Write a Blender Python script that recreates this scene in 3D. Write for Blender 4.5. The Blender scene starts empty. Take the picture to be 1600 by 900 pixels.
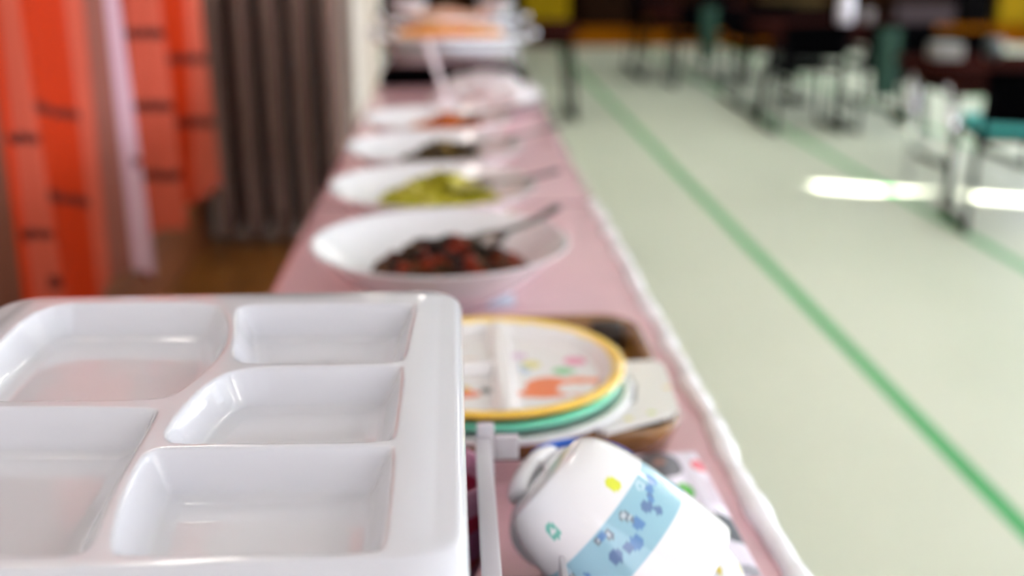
import bpy, bmesh, math, random
import numpy as np
from mathutils import Vector, Matrix
PI = math.pi
random.seed(7)
C = bpy.context.scene.collection
SC = bpy.context.scene

# ------------------------------------------------------------------ camera
F = 1700.0                      # focal length in pixels of the 1600 px wide frame
PITCH = math.atan(546 / F)
YAW = math.radians(-3.05)
CAMZ = 1.093
cam = bpy.data.cameras.new('camera')
cam.sensor_width = 36
cam.lens = 36 * F / 1600
cam.clip_start = 0.02
cam.dof.use_dof = True
cam.dof.focus_distance = 0.475
cam.dof.aperture_fstop = 4.0
camo = bpy.data.objects.new('camera', cam)
C.objects.link(camo)
camo.location = (0, 0, CAMZ)
camo.rotation_euler = (PI / 2 - PITCH, 0, YAW)
SC.camera = camo
CM = camo.rotation_euler.to_matrix()

def up(px, py, z):
    """point of the horizontal plane z seen at a pixel"""
    d = CM @ Vector(((px - 800) / F, -(py - 450) / F, -1))
    k = (z - CAMZ) / d.z
    return Vector((d.x * k, d.y * k, z))

# ------------------------------------------------------------------ light
SC.view_settings.view_transform = 'Standard'
SC.view_settings.look = 'None'
SC.view_settings.gamma = 1
SC.view_settings.use_curve_mapping = False
SC.view_settings.exposure = 0.40
W = bpy.data.worlds.new('world'); SC.world = W; W.use_nodes = True
bg = W.node_tree.nodes['Background']
bg.inputs[0].default_value = (0.75, 0.87, 1, 1); bg.inputs[1].default_value = 2.0
sun = bpy.data.lights.new('sun', 'SUN'); sun.energy = 90; sun.angle = math.radians(0.6); sun.color = (1, .97, .92)
so = bpy.data.objects.new('sun', sun); C.objects.link(so)
sd = Vector((-1, .42, -.43))
so.rotation_euler = sd.to_track_quat('-Z', 'Y').to_euler()
so.location = (8, 2, 4)
WINDOW_E = 7.5
TUBE_E = 22.0

# ------------------------------------------------------------------ materials
def lin(c):
    return tuple((v / 255 / 12.92 if v / 255 <= .04045 else ((v / 255 + .055) / 1.055) ** 2.4) for v in c)

MATS = {}
def mat(name, rgb=(200, 200, 200), rough=.5, metal=0, coat=0, trans=0, emit=0, noise=0, nscale=20, bump=0, bscale=40,
        attr=False, alpha=1, ior=1.45, sheen=0, sub=0, coatr=.05, spec=.5):
    if name in MATS: return MATS[name]
    m = bpy.data.materials.new(name); m.use_nodes = True
    nt = m.node_tree; b = nt.nodes['Principled BSDF']
    c = lin(rgb)
    b.inputs['Base Color'].default_value = (*c, 1)
    b.inputs['Roughness'].default_value = rough
    b.inputs['Metallic'].default_value = metal
    b.inputs['Coat Weight'].default_value = coat
    b.inputs['Coat Roughness'].default_value = coatr
    b.inputs['Transmission Weight'].default_value = trans
    b.inputs['IOR'].default_value = ior
    b.inputs['Alpha'].default_value = alpha
    b.inputs['Sheen Weight'].default_value = sheen
    b.inputs['Specular IOR Level'].default_value = spec
    if emit:
        b.inputs['Emission Color'].default_value = (*c, 1)
        b.inputs['Emission Strength'].default_value = emit
    tc = nt.nodes.new('ShaderNodeTexCoord')
    src = None
    if attr:
        a = nt.nodes.new('ShaderNodeVertexColor'); a.layer_name = 'Col'; src = a.outputs['Color']
        nt.links.new(src, b.inputs['Base Color'])
    if noise:
        n = nt.nodes.new('ShaderNodeTexNoise'); n.inputs['Scale'].default_value = nscale
        n.inputs['Detail'].default_value = 5
        nt.links.new(tc.outputs['Object'], n.inputs['Vector'])
        mx = nt.nodes.new('ShaderNodeMix'); mx.data_type = 'RGBA'; mx.blend_type = 'MULTIPLY'
        mx.inputs['Factor'].default_value = 1
        mr = nt.nodes.new('ShaderNodeMapRange')
        mr.inputs['From Min'].default_value = .3; mr.inputs['From Max'].default_value = .7
        mr.inputs['To Min'].default_value = 1 - noise; mr.inputs['To Max'].default_value = 1
        nt.links.new(n.outputs['Fac'], mr.inputs['Value'])
        if src: nt.links.new(src, mx.inputs['A'])
        else: mx.inputs['A'].default_value = (*c, 1)
        nt.links.new(mr.outputs['Result'], mx.inputs['B'])
        nt.links.new(mx.outputs['Result'], b.inputs['Base Color'])
    if bump:
        n2 = nt.nodes.new('ShaderNodeTexNoise'); n2.inputs['Scale'].default_value = bscale
        n2.inputs['Detail'].default_value = 3
        nt.links.new(tc.outputs['Object'], n2.inputs['Vector'])
        bp = nt.nodes.new('ShaderNodeBump'); bp.inputs['Strength'].default_value = bump
        bp.inputs['Distance'].default_value = .01
        nt.links.new(n2.outputs['Fac'], bp.inputs['Height'])
        nt.links.new(bp.outputs['Normal'], b.inputs['Normal'])
        if coat: nt.links.new(bp.outputs['Normal'], b.inputs['Coat Normal'])
    MATS[name] = m
    return m

def wood(name, c1, c2, scale=3, axis='X', rough=.35, coat=.2, spec=.5):
    m = bpy.data.materials.new(name); m.use_nodes = True; nt = m.node_tree; b = nt.nodes['Principled BSDF']
    tc = nt.nodes.new('ShaderNodeTexCoord'); mp = nt.nodes.new('ShaderNodeMapping')
    s = {'X': (1, 12, 12), 'Y': (12, 1, 12), 'Z': (12, 12, 1)}[axis]
    mp.inputs['Scale'].default_value = s
    n = nt.nodes.new('ShaderNodeTexNoise'); n.inputs['Scale'].default_value = scale; n.inputs['Detail'].default_value = 6
    r = nt.nodes.new('ShaderNodeValToRGB')
    r.color_ramp.elements[0].position = .35; r.color_ramp.elements[0].color = (*lin(c1), 1)
    r.color_ramp.elements[1].position = .65; r.color_ramp.elements[1].color = (*lin(c2), 1)
    nt.links.new(tc.outputs['Object'], mp.inputs[0]); nt.links.new(mp.outputs[0], n.inputs['Vector'])
    nt.links.new(n.outputs['Fac'], r.inputs[0]); nt.links.new(r.outputs[0], b.inputs['Base Color'])
    b.inputs['Roughness'].default_value = rough; b.inputs['Coat Weight'].default_value = coat; b.inputs['Specular IOR Level'].default_value = spec
    return m

M_MEL = mat('white melamine', (212, 211, 216), rough=.32, coat=1, coatr=.03, noise=.02, nscale=3)
M_PAINT = mat('printed melamine', rough=.3, coat=.9, coatr=.04, attr=True)
M_POT = mat('white porcelain', (232, 231, 233), rough=.2, coat=1, coatr=.03)
M_STEEL = mat('stainless steel', (170, 170, 172), rough=.22, metal=1, noise=.05)
M_CHROME = mat('chrome', (225, 225, 230), rough=.08, metal=1)
M_BLACK = mat('black plastic', (5, 5, 6), rough=.8, noise=.2, spec=0)
M_DARKMET = mat('dark painted steel', (8, 8, 9), rough=.6, spec=.05)
M_CLEAR = mat('clear plastic', (250, 250, 252), rough=.06, trans=1, ior=1.3, alpha=.55)
M_FROST = mat('frosted plastic', (232, 226, 228), rough=.3, trans=.45, ior=1.2, coat=.4)
M_CREAM = mat('cream plaster', (208, 196, 184), rough=.8, noise=.05, bump=.1)
M_CEIL = mat('ceiling board', (236, 236, 240), rough=.9, noise=.04)
M_TOPWOOD = wood('dark table top', (34, 14, 12), (56, 28, 24), coat=0, rough=.8, spec=0)
M_WALLWOOD = wood('dark wood panel', (22, 12, 6), (40, 20, 8), axis='Z', coat=0, rough=.8, spec=0)
M_STAGE = wood('orange wood', (112, 62, 4), (140, 80, 8), axis='X', coat=0, rough=.8, spec=0)
M_DADO = wood('golden brown panel', (92, 44, 14), (124, 66, 24), axis='Y', coat=.1, rough=.5)
M_FLOORWOOD = wood('golden floor boards', (120, 74, 26), (158, 102, 44), axis='Y')
M_BROWNTRAY = wood('brown lacquer', (118, 78, 34), (150, 104, 52), axis='X', rough=.25, coat=.8)

def tatami():
    m = bpy.data.materials.new('tatami'); m.use_nodes = True; nt = m.node_tree; b = nt.nodes['Principled BSDF']
    N = nt.nodes.new; L = nt.links.new
    tc = N('ShaderNodeTexCoord'); sp = N('ShaderNodeSeparateXYZ'); L(tc.outputs['Object'], sp.inputs[0])
    def math_(op, a, b2=None):
        n = N('ShaderNodeMath'); n.operation = op
        for i, v in enumerate((a, b2)):
            if v is None: continue
            if isinstance(v, (int, float)): n.inputs[i].default_value = v
            else: L(v, n.inputs[i])
        return n.outputs[0]
    t = math_('ADD', sp.outputs['X'], -1.094 + .443 + 8.86)
    t = math_('MODULO', t, .886)
    d = math_('ABSOLUTE', math_('SUBTRACT', t, .443))
    line = math_('LESS_THAN', d, .024)
    mid = math_('LESS_THAN', d, .0016)
    mp = N('ShaderNodeMapping'); mp.inputs['Scale'].default_value = (260, 14, 1); L(tc.outputs['Object'], mp.inputs[0])
    n = N('ShaderNodeTexNoise'); n.inputs['Scale'].default_value = 1; L(mp.outputs[0], n.inputs['Vector'])
    n3 = N('ShaderNodeTexNoise'); n3.inputs['Scale'].default_value = 1.3; L(tc.outputs['Object'], n3.inputs['Vector'])
    r = N('ShaderNodeValToRGB'); r.color_ramp.elements[0].color = (*lin((183, 190, 166)), 1); r.color_ramp.elements[1].color = (*lin((206, 211, 190)), 1)
    av = math_('MULTIPLY', math_('ADD', n.outputs['Fac'], n3.outputs['Fac']), .5)
    L(av, r.inputs[0])
    mx = N('ShaderNodeMix'); mx.data_type = 'RGBA'; L(line, mx.inputs['Factor']); L(r.outputs[0], mx.inputs['A'])
    mx.inputs['B'].default_value = (*lin((38, 158, 74)), 1)
    mx2 = N('ShaderNodeMix'); mx2.data_type = 'RGBA'; L(mid, mx2.inputs['Factor']); L(mx.outputs['Result'], mx2.inputs['A'])
    mx2.inputs['B'].default_value = (*lin((20, 70, 40)), 1)
    L(mx2.outputs['Result'], b.inputs['Base Color'])
    b.inputs['Roughness'].default_value = .42
    bp = N('ShaderNodeBump'); bp.inputs['Strength'].default_value = .25; bp.inputs['Distance'].default_value = .002
    L(n.outputs['Fac'], bp.inputs['Height']); L(bp.outputs[0], b.inputs['Normal'])
    return m

# ------------------------------------------------------------------ mesh helpers
def tag(o, label=None, cat=None, group=None, kind=None):
    if label: o['label'] = label
    if cat: o['category'] = cat
    if group: o['group'] = group
    if kind: o['kind'] = kind
    return o

def empty(name, loc, label, cat, group=None, rz=0):
    o = bpy.data.objects.new(name, None); C.objects.link(o); o.location = loc; o.rotation_euler.z = rz
    o.empty_display_size = .05
    return tag(o, label, cat, group)

def link(name, me, m, parent=None, smooth=True, loc=None):
    if m is not None: me.materials.append(m)
    if smooth: me.polygons.foreach_set('use_smooth', [True] * len(me.polygons))
    o = bpy.data.objects.new(name, me); C.objects.link(o)
    if parent is not None: o.parent = parent
    if loc is not None: o.location = loc
    return o

def pyd(name, v, f, m, parent=None, smooth=True, loc=None):
    me = bpy.data.meshes.new(name); me.from_pydata([tuple(p) for p in v], [], f); me.update()
    return link(name, me, m, parent, smooth, loc)

def bmo(name, bm, m, parent=None, smooth=False, loc=None):
    bmesh.ops.recalc_face_normals(bm, faces=bm.faces)
    me = bpy.data.meshes.new(name); bm.to_mesh(me); bm.free()
    return link(name, me, m, parent, smooth, loc)

def bx(bm, x0, x1, y0, y1, z0, z1, bev=0):
    r = bmesh.ops.create_cube(bm, size=1)
    vs = r['verts']
    for v in vs:
        v.co = Vector(((x0 + x1) / 2 + v.co.x * (x1 - x0), (y0 + y1) / 2 + v.co.y * (y1 - y0), (z0 + z1) / 2 + v.co.z * (z1 - z0)))
    if bev:
        es = list({e for v in vs for e in v.link_edges})
        bmesh.ops.bevel(bm, geom=es, offset=bev, segments=3, affect='EDGES', profile=.5)

def box(name, x0, x1, y0, y1, z0, z1, m, parent=None, bev=0, smooth=False):
    bm = bmesh.new(); bx(bm, x0, x1, y0, y1, z0, z1, bev); return bmo(name, bm, m, parent, smooth)

def struct(o): o['kind'] = 'structure'; return o

def tube_v(pts, r, n=10, caps=True):
    """swept tube; r number or list"""
    pts = [Vector(p) for p in pts]; k = len(pts)
    rs = [r] * k if isinstance(r, (int, float)) else r
    V = []; Fc = []
    t0 = (pts[1] - pts[0]).normalized()
    nrm = t0.orthogonal().normalized()
    for i, p in enumerate(pts):
        t = (pts[min(i + 1, k - 1)] - pts[max(i - 1, 0)]).normalized()
        nrm = (nrm - t * nrm.dot(t)).normalized(); b = t.cross(nrm)
        for j in range(n):
            a = 2 * PI * j / n
            V.append(p + (nrm * math.cos(a) + b * math.sin(a)) * rs[i])
    for i in range(k - 1):
        for j in range(n):
            Fc.append((i * n + j, i * n + (j + 1) % n, (i + 1) * n + (j + 1) % n, (i + 1) * n + j))
    if caps:
        Fc.append(tuple(range(n))[::-1]); Fc.append(tuple((k - 1) * n + j for j in range(n)))
    return V, Fc

def tube(name, pts, r, m, parent=None, n=10):
    V, Fc = tube_v(pts, r, n); return pyd(name, V, Fc, m, parent)

def lathe(name, prof, m, parent=None, n=64, sx=1, sy=1, loc=None, wob=0):
    V = []; Fc = []
    for r, z in prof:
        for j in range(n):
            a = 2 * PI * j / n
            V.append((r * math.cos(a) * sx, r * math.sin(a) * sy, z))
    k = len(prof)
    for i in range(k - 1):
        for j in range(n):
            Fc.append((i * n + j, i * n + (j + 1) % n, (i + 1) * n + (j + 1) % n, (i + 1) * n + j))
    o = pyd(name, V, Fc, m, parent, True, loc)
    bm = bmesh.new(); bm.from_mesh(o.data); bmesh.ops.remove_doubles(bm, verts=bm.verts, dist=1e-6)
    bmesh.ops.recalc_face_normals(bm, faces=bm.faces); bm.to_mesh(o.data); bm.free()
    return o

def densify(prof, step=.0015):
    out = [prof[0]]
    for a, b in zip(prof, prof[1:]):
        d = math.dist(a, b); n = max(1, int(d / step))
        for i in range(1, n + 1): out.append((a[0] + (b[0] - a[0]) * i / n, a[1] + (b[1] - a[1]) * i / n))
    return out

def smooth_prof(prof, it=2):
    for _ in range(it):
        q = [prof[0]]
        for a, b in zip(prof, prof[1:]):
            q.append((a[0] * .75 + b[0] * .25, a[1] * .75 + b[1] * .25)); q.append((a[0] * .25 + b[0] * .75, a[1] * .25 + b[1] * .75))
        q.append(prof[-1]); prof = q
    return prof

def paint(o, fn):
    me = o.data
    ca = me.color_attributes.new('Col', 'FLOAT_COLOR', 'POINT')
    buf = np.ones((len(me.vertices), 4), dtype=np.float32)
    for i, v in enumerate(me.vertices): buf[i, :3] = lin(fn(v.co))
    ca.data.foreach_set('color', buf.ravel())

def solid(o, t, off=-1, shade=True):
    md = o.modifiers.new('solid', 'SOLIDIFY'); md.thickness = t; md.offset = off; return o

def copy_tree(o, parent=None):
    c = o.copy(); C.objects.link(c)
    if parent is not None: c.parent = parent
    for ch in list(o.children): copy_tree(ch, c)
    return c

def gridmesh(name, fn, nu, nv, m, parent=None, loc=None):
    V = [fn(i / nu, j / nv) for j in range(nv + 1) for i in range(nu + 1)]
    Fc = [(j * (nu + 1) + i, j * (nu + 1) + i + 1, (j + 1) * (nu + 1) + i + 1, (j + 1) * (nu + 1) + i) for j in range(nv) for i in range(nu)]
    return pyd(name, V, Fc, m, parent, True, loc)

def hsh(*a):
    return (math.sin(sum(v * k for v, k in zip(a, (12.9898, 78.233, 37.719)))) * 43758.5453) % 1

# ------------------------------------------------------------------ the room
RX = 6.6; BY = 12.2; FY = -2.0; CZ = 2.6
struct(box('floor', -3.2, RX + .1, FY - .1, BY + .1, -.1, 0, tatami()))
struct(box('floor_boards', -.95, -.30, FY, 4.1, -.002, .004, M_FLOORWOOD))
struct(box('ceiling', -3.2, RX + .1, FY - .1, BY + .1, CZ, CZ + .1, M_CEIL))
# left wall, cream above a dark wood dado
struct(box('wall_left', -1.05, -.95, FY, 4.1, 0, CZ, M_CREAM))
struct(box('trim_1', -.95, -.93, FY, 4.1, .004, .9, M_DADO))
struct(box('wall_partition', -3.1, -.37, 4.1, 4.22, 0, CZ, M_CREAM))
struct(box('wall_passage', -.50, -.37, 4.22, 5.75, 0, CZ, M_CREAM))
struct(box('trim_2', -.375, -.345, 4.85, 4.93, 0, 2.1, mat('door frame', (196, 180, 160), rough=.5), bev=.004))
struct(box('wall_left_far', -3.2, -3.1, 4.1, BY, 0, CZ, M_CREAM))
struct(box('wall_front', -3.2, RX, FY - .1, FY, 0, CZ, M_CREAM))
struct(box('wall_back', -3.2, RX, BY, BY + .1, 0, CZ, M_WALLWOOD))
# wooden stage step along the back wall
bm = bmesh.new(); bx(bm, -3.1, RX, 11.75, BY, 0, .19, .01); bx(bm, -3.1, RX, 11.72, 11.75, .17, .2, .004)
struct(bmo('trim_3', bm, M_STAGE))
bm = bmesh.new()
for i in range(19):
    bx(bm, -2.9 + i * .45, -2.9 + i * .45 + .03, BY - .03, BY, .2, 2.3)
bx(bm, -3.1, RX, BY - .03, BY, 2.3, 2.36); bx(bm, -3.1, RX, BY - .03, BY, .2, .26)
struct(bmo('trim_4', bm, M_WALLWOOD))
# right wall with windows, one leaf left ajar
bm = bmesh.new()
bx(bm, RX, RX + .1, FY, BY, 0, .7); bx(bm, RX, RX + .1, FY, BY, 2.3, CZ)
WIN = [(-1.6, 1.0), (1.2, 2.70), (2.87, 6.2), (6.4, 9.0), (9.2, 11.6)]
for a, b in [(FY, -1.6), (1.0, 1.2), (6.2, 6.4), (9.0, 9.2), (11.6, BY)]: bx(bm, RX, RX + .1, a, b, .7, 2.3)
bx(bm, RX, RX + .1, 2.70, 2.87, .7, 1.0); bx(bm, RX, RX + .1, 2.70, 2.87, 2.17, 2.3)
struct(bmo('wall_right', bm, M_CREAM))
M_PANE = mat('daylit frosted pane', (232, 240, 255), rough=.3, emit=WINDOW_E)
M_FRAME = mat('window frame wood', (150, 120, 84), rough=.5)
for i, (a, b) in enumerate(WIN):
    w = struct(box('window_%d' % (i + 1), RX + .05, RX + .07, a, b, .7, 2.3, M_PANE))
    bm = bmesh.new()
    bx(bm, RX + .0, RX + .05, a, b, .7, .75); bx(bm, RX, RX + .05, a, b, 2.25, 2.3)
    n = max(1, round((b - a) / .75))
    for k in range(n + 1):
        y = a + (b - a) * k / n
        y0, y1 = max(a, y - .025), min(b, y + .025)
        bx(bm, RX, RX + .05, y0, y1, .75, 2.25)
    bx(bm, RX + .01, RX + .05, a, b, 1.48, 1.5)
    bmo('window_or_fill_frame', bm, M_FRAME, w)
w = struct(box('window_6', -.4, 3.2, FY, FY + .02, .8, 2.4, mat('soft fill glow', (238, 240, 250), rough=.3, emit=1.9)))  # unseen glowing panel added behind the camera to brighten the tray walls
bm = bmesh.new(); bx(bm, -.45, 3.25, FY, FY + .05, .74, .8); bx(bm, -.45, 3.25, FY, FY + .05, 2.4, 2.46)
for k in range(5): bx(bm, -.43 + k * .9, -.37 + k * .9, FY, FY + .045, .8, 2.4)
bmo('window_or_fill_frame', bm, M_FRAME, w)  # frame around the added fill panel
# ceiling lights
M_TUBE = mat('lit tube', (255, 248, 240), emit=TUBE_E)
M_HOUS = mat('lamp housing', (238, 238, 236), rough=.4)
lamp_spots = [(-.74, 2.25), (-.1, 6.6), (2.4, -.6), (2.4, 3), (2.4, 6.6), (2.4, 10), (4.3, 1.2), (4.3, 5), (4.3, 8.6)]
proto = None
for x, y in lamp_spots:
    if proto is None:
        proto = empty('ceiling_light', (x, y, CZ - .1), 'long twin tube light under the ceiling', 'ceiling light', 'twin tube lights under the ceiling')
        bm = bmesh.new(); bx(bm, -.13, .13, -.62, .62, .05, .1, .008); bmo('housing', bm, M_HOUS, proto)
        for s in (-1, 1): tube('tube', [(s * .07, -.6, .02), (s * .07, .6, .02)], .014, M_TUBE, proto)
        for s in (-1, 1): box('socket', -.11, .11, s * .6 - .012, s * .6 + .012, 0, .05, M_HOUS, proto)
    else:
        o = copy_tree(proto); o.location = (x, y, CZ - .1)

# ------------------------------------------------------------------ curtains on the left
BROWN = (112, 66, 50); OR = (184, 46, 0); SAL = (192, 84, 62); GREYB = (140, 84, 72); FOLD_SHEEN = (196, 158, 170); DK = (70, 28, 24)  # pale lavender is sheen on a fold, painted into the cloth colour
LX = .74
def colY(px, L=LX): return (L * F / (705 - px) - .12) / math.cos(PITCH)
stripes = [(-60, 26, BROWN), (26, 36, OR), (36, 62, SAL), (62, 134, OR), (134, 150, SAL), (150, 168, GREYB), (168, 196, FOLD_SHEEN),  # grey brown and lavender bands paint shade and sheen of one fold
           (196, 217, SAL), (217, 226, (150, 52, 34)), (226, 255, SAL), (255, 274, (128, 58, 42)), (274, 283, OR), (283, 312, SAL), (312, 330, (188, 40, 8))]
nodes = [(30, 64, 210, 0), (30, 64, 357, 0), (62, 136, 165, .3), (62, 136, 300, .25), (184, 202, 122, 0), (176, 216, 247, 0), (206, 226, 50, 0),
         (212, 262, 50, 0), (214, 262, 162, 0), (226, 268, 268, 0), (272, 316, 90, 0), (274, 318, 188, 0), (44, 80, 432, .1), (190, 236, 376, 0)]
def pxcol(Y): return 705 - LX * F / (Y * math.cos(PITCH) + .12)
ridge = [(-60, .0), (0, -.03), (30, .0), (46, .035), (62, .0), (100, -.02), (140, .0), (160, .03), (180, .05), (200, .0), (208, -.01), (220, -.03),
         (240, .05), (256, -.02), (266, -.05), (285, .045), (300, .05), (314, .0), (324, -.05), (334, -.08)]
def interp(tab, x):
    for (a, va), (b, vb) in zip(tab, tab[1:]):
        if a <= x <= b:
            t = (x - a) / (b - a); t = t * t * (3 - 2 * t); return va + (vb - va) * t
    return tab[0][1] if x < tab[0][0] else tab[-1][1]
def cur(u, v):
    px = -60 + 388 * u
    Y = colY(px)
    hem = .385 + .02 * math.sin(px * .09) - (.05 if 185 < px < 235 else 0) * math.sin((px - 185) / 50 * PI)
    z = 2.35 + (hem - 2.35) * v
    sw = interp(ridge, px + 8 * math.sin(v * 3 + 1)) * (.5 + .5 * v)
    return (-LX + sw, Y, z)
t = empty('patterned_curtain', (-LX, 2.3, .385), 'orange red pleated curtain with dark bamboo-like marks beside the table', 'curtain')
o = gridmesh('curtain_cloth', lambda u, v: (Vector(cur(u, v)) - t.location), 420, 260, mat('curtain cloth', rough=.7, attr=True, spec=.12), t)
def curcol(c):
    y = c.y + t.location.y; z = c.z + t.location.z
    px = pxcol(y); L_ = -(c.x + t.location.x)
    Zc = y * math.cos(PITCH) + (CAMZ - z) * math.sin(PITCH)
    py = (CAMZ - z) * F / math.cos(PITCH) / Zc - 96
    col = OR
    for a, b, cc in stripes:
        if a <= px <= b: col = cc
    per = (py + 2000)
    for a, b, yy, sl in nodes:
        if a <= px <= b and abs(py - yy - sl * (px - (a + b) / 2)) < 7: return DK
    # the same print goes on above the frame
    if py < -10 and (z / .155 + int(px / 42) * .4) % 1 < .12 and col != BROWN: return DK
    return col
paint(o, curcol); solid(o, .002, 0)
tube('curtain_rail', [(0, -.8, 1.98), (0, 1.1, 1.98)], .012, M_CHROME, t)

# dark gathered curtain on the partition
t = empty('dark_curtain', (-.62, 4.0, .06), 'dark grey brown gathered curtain hanging in deep vertical folds behind the table', 'curtain')
def dcur(u, v):
    x = -.275 + .52 * u
    ph = u * 5.15 * 2 * PI + 2.6 + .25 * math.sin(v * 3)
    return (x + .012 * math.sin(ph * 2), -.12 * math.cos(ph) * (.75 + .25 * v), 2.3 - 2.3 * v)
o = gridmesh('curtain_cloth', dcur, 220, 20, mat('dark curtain cloth', (122, 96, 86), rough=.7, spec=.2, noise=.1, nscale=8), t); solid(o, .002, 0)
tube('curtain_rail', [(-.3, 0, 2.3), (.28, 0, 2.3)], .012, M_CHROME, t)

# ------------------------------------------------------------------ serving tables and cloths
def folding_table(x0, x1, y0, y1, h, label, group=None, leg_m=M_DARKMET, top_m=M_TOPWOOD, th=.03, name='folding_table', inset=.05):
    cx, cy = (x0 + x1) / 2, (y0 + y1) / 2
    t = empty(name, (cx, cy, 0), label, 'table', group)
    hx, hy = (x1 - x0) / 2, (y1 - y0) / 2
    box('tabletop', -hx, hx, -hy, hy, h - th, h, top_m, t, bev=.006)
    for sx in (-1, 1):
        for sy in (-1, 1):
            X, Y = sx * (hx - inset), sy * (hy - inset)
            tube('leg', [(X, Y - sy * .02, h - th), (X, Y, 0.0)], .014, leg_m, t)
    bm = bmesh.new()
    for sx in (-1, 1):
        bx(bm, sx * (hx - inset) - .01, sx * (hx - inset) + .01, -hy + inset, hy - inset, h - th - .04, h - th)
    bmo('crossbar', bm, leg_m, t)
    return t
folding_table(-.215, .211, -.15, 1.64, .692, 'long serving table under the near pink cloth')
folding_table(-.215, .211, 1.65, 3.62, .692, 'long serving table under the far pink cloth')

def cloth(name, y0, y1, col, label):
    X0, X1 = -.221, .217; r = .012; drop = .26
    path = [(X0 - .006, .70 - drop)]
    for k in range(9):
        a = PI - k / 8 * PI / 2; path.append((X0 + r + r * math.cos(a), .70 - r + r * math.sin(a)))
    for k in range(1, 30): path.append((X0 + r + (X1 - X0 - 2 * r) * k / 30, .70))
    for k in range(9):
        a = PI / 2 - k / 8 * PI / 2; path.append((X1 - r + r * math.cos(a), .70 - r + r * math.sin(a)))
    path.append((X1 + .006, .70 - drop))
    path2 = [path[0]]
    for a, b in zip(path, path[1:]):
        n = max(1, int(math.dist(a, b) / .02))
        for i in range(1, n + 1): path2.append((a[0] + (b[0] - a[0]) * i / n, a[1] + (b[1] - a[1]) * i / n))
    n = len(path2) - 1; m = int((y1 - y0) / .012)
    t = empty(name, (0, (y0 + y1) / 2, .70 - drop), label, 'tablecloth')
    def fn(u, v):
        x, z = path2[round(u * n)]; y = y0 + (y1 - y0) * v
        hang = max(0, (.69 - z)) / drop
        s = 1 if x > 0 else -1
        w = .012 * math.sin(y * 21 + s) + .006 * math.sin(y * 47)
        edge = math.exp(-((x - X1) / .03) ** 2) * (z > .68)
        return (x + s * hang * (w + .012) + edge * .0022 * math.sin(y * 38 + 2 * math.sin(y * 9)), y - (y0 + y1) / 2,
                z - (.70 - drop) - edge * .0008 * (1 + math.sin(y * 60)))
    m_ = mat(name + ' pink vinyl', col, rough=.4, coat=1, coatr=.12, noise=.03, nscale=30, bump=.12, bscale=11)
    o = gridmesh('cloth', fn, n, m, m_, t)
    # clear vinyl edging that flares out along the right side
    def fe(u, v):
        y = y0 + (y1 - y0) * v
        a = u * 2.2
        w = .0035 * math.sin(y * 30 + 1.5 * math.sin(y * 11)) + .002 * math.sin(y * 83)
        x = X1 - .010 + .028 * u + w * u + .002
        z = .7022 - .036 * u ** 1.7 + w * .6 * (1 - u) ** .5 * u
        return (x, y - (y0 + y1) / 2, z - (.70 - drop))
    e = gridmesh('vinyl_edge', fe, 10, int((y1 - y0) / .006), mat('clear vinyl edge', (250, 240, 243), rough=.12, coat=1, trans=.6, ior=1.25, alpha=.5), t)
    e['label'] = 'shiny clear vinyl edging'
    if y0 < 1:  # white bead added along the near edge to stand for its highlight
        pts = []; rs = []
        k = int((y1 - y0) / .006)
        for i in range(k + 1):
            y = y0 + (y1 - y0) * i / k
            pts.append((X1 - .003 + .0016 * math.sin(y * 41 + 2 * math.sin(y * 13)), y - (y0 + y1) / 2, .7 - (.70 - drop) + .0005))
            rs.append(.0090 + .0012 * math.sin(y * 57) + .0006 * math.sin(y * 131))
        b_ = tube('glint_bead', pts, rs, mat('white glint vinyl', (254, 252, 254), rough=.3, coat=1, bump=.2, bscale=50, coatr=.2), t, 14)
        b_['label'] = 'white bead standing in for the glint on the vinyl edge'
    return t
cloth('tablecloth', -.16, 1.643, (232, 184, 191), 'pink vinyl cloth on the near table, under the trays and the biggest bowl')
cloth('tablecloth', 1.65, 3.63, (228, 180, 180), 'pink vinyl cloth on the far table, running up to the steel serving dishes')

# ------------------------------------------------------------------ divided meal trays
ZT = .893
def w2(px, py): p = up(px, py, ZT); return (p.x, p.y)
def lx(y): return 705 - 643 * (y + 96) / 574
comp = {
 'A': [(60, 474), (200, 473), (330, 474), (350, 480), (361, 508), (357, 540), (330, 573), (288, 607), (268, 618), (240, 625), (0, 627), (lx(627), 627), (lx(560), 560)],
 'B': [(372, 476), (450, 474), (640, 474), (652, 476), (642, 520), (634, 560), (622, 567), (500, 568), (392, 569), (370, 565), (362, 552), (369, 524), (366, 495)],
 'C': [(372, 574), (500, 572), (622, 570), (632, 573), (626, 630), (619, 683), (606, 691), (430, 693), (280, 694), (259, 690), (257, 674), (285, 635), (325, 596)],
 'D': [(258, 698), (430, 697), (608, 695), (618, 700), (613, 770), (604, 852), (590, 865), (380, 868), (188, 870), (174, 862), (174, 835), (186, 785), (214, 722), (232, 704)],
 'E': [(238, 636), (249, 642), (235, 668), (209, 712), (174, 772), (156, 820), (144, 852), (122, 869), (0, 870), (lx(870), 870), (lx(760), 760), (lx(637), 637), (0, 635)],
}
def chaikin(P, it=2):
    for _ in range(it):
        Q = []
        for i in range(len(P)):
            a, b = P[i], P[(i + 1) % len(P)]
            Q.append((a[0] * .75 + b[0] * .25, a[1] * .75 + b[1] * .25)); Q.append((a[0] * .25 + b[0] * .75, a[1] * .25 + b[1] * .75))
        P = Q
    return P
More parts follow.
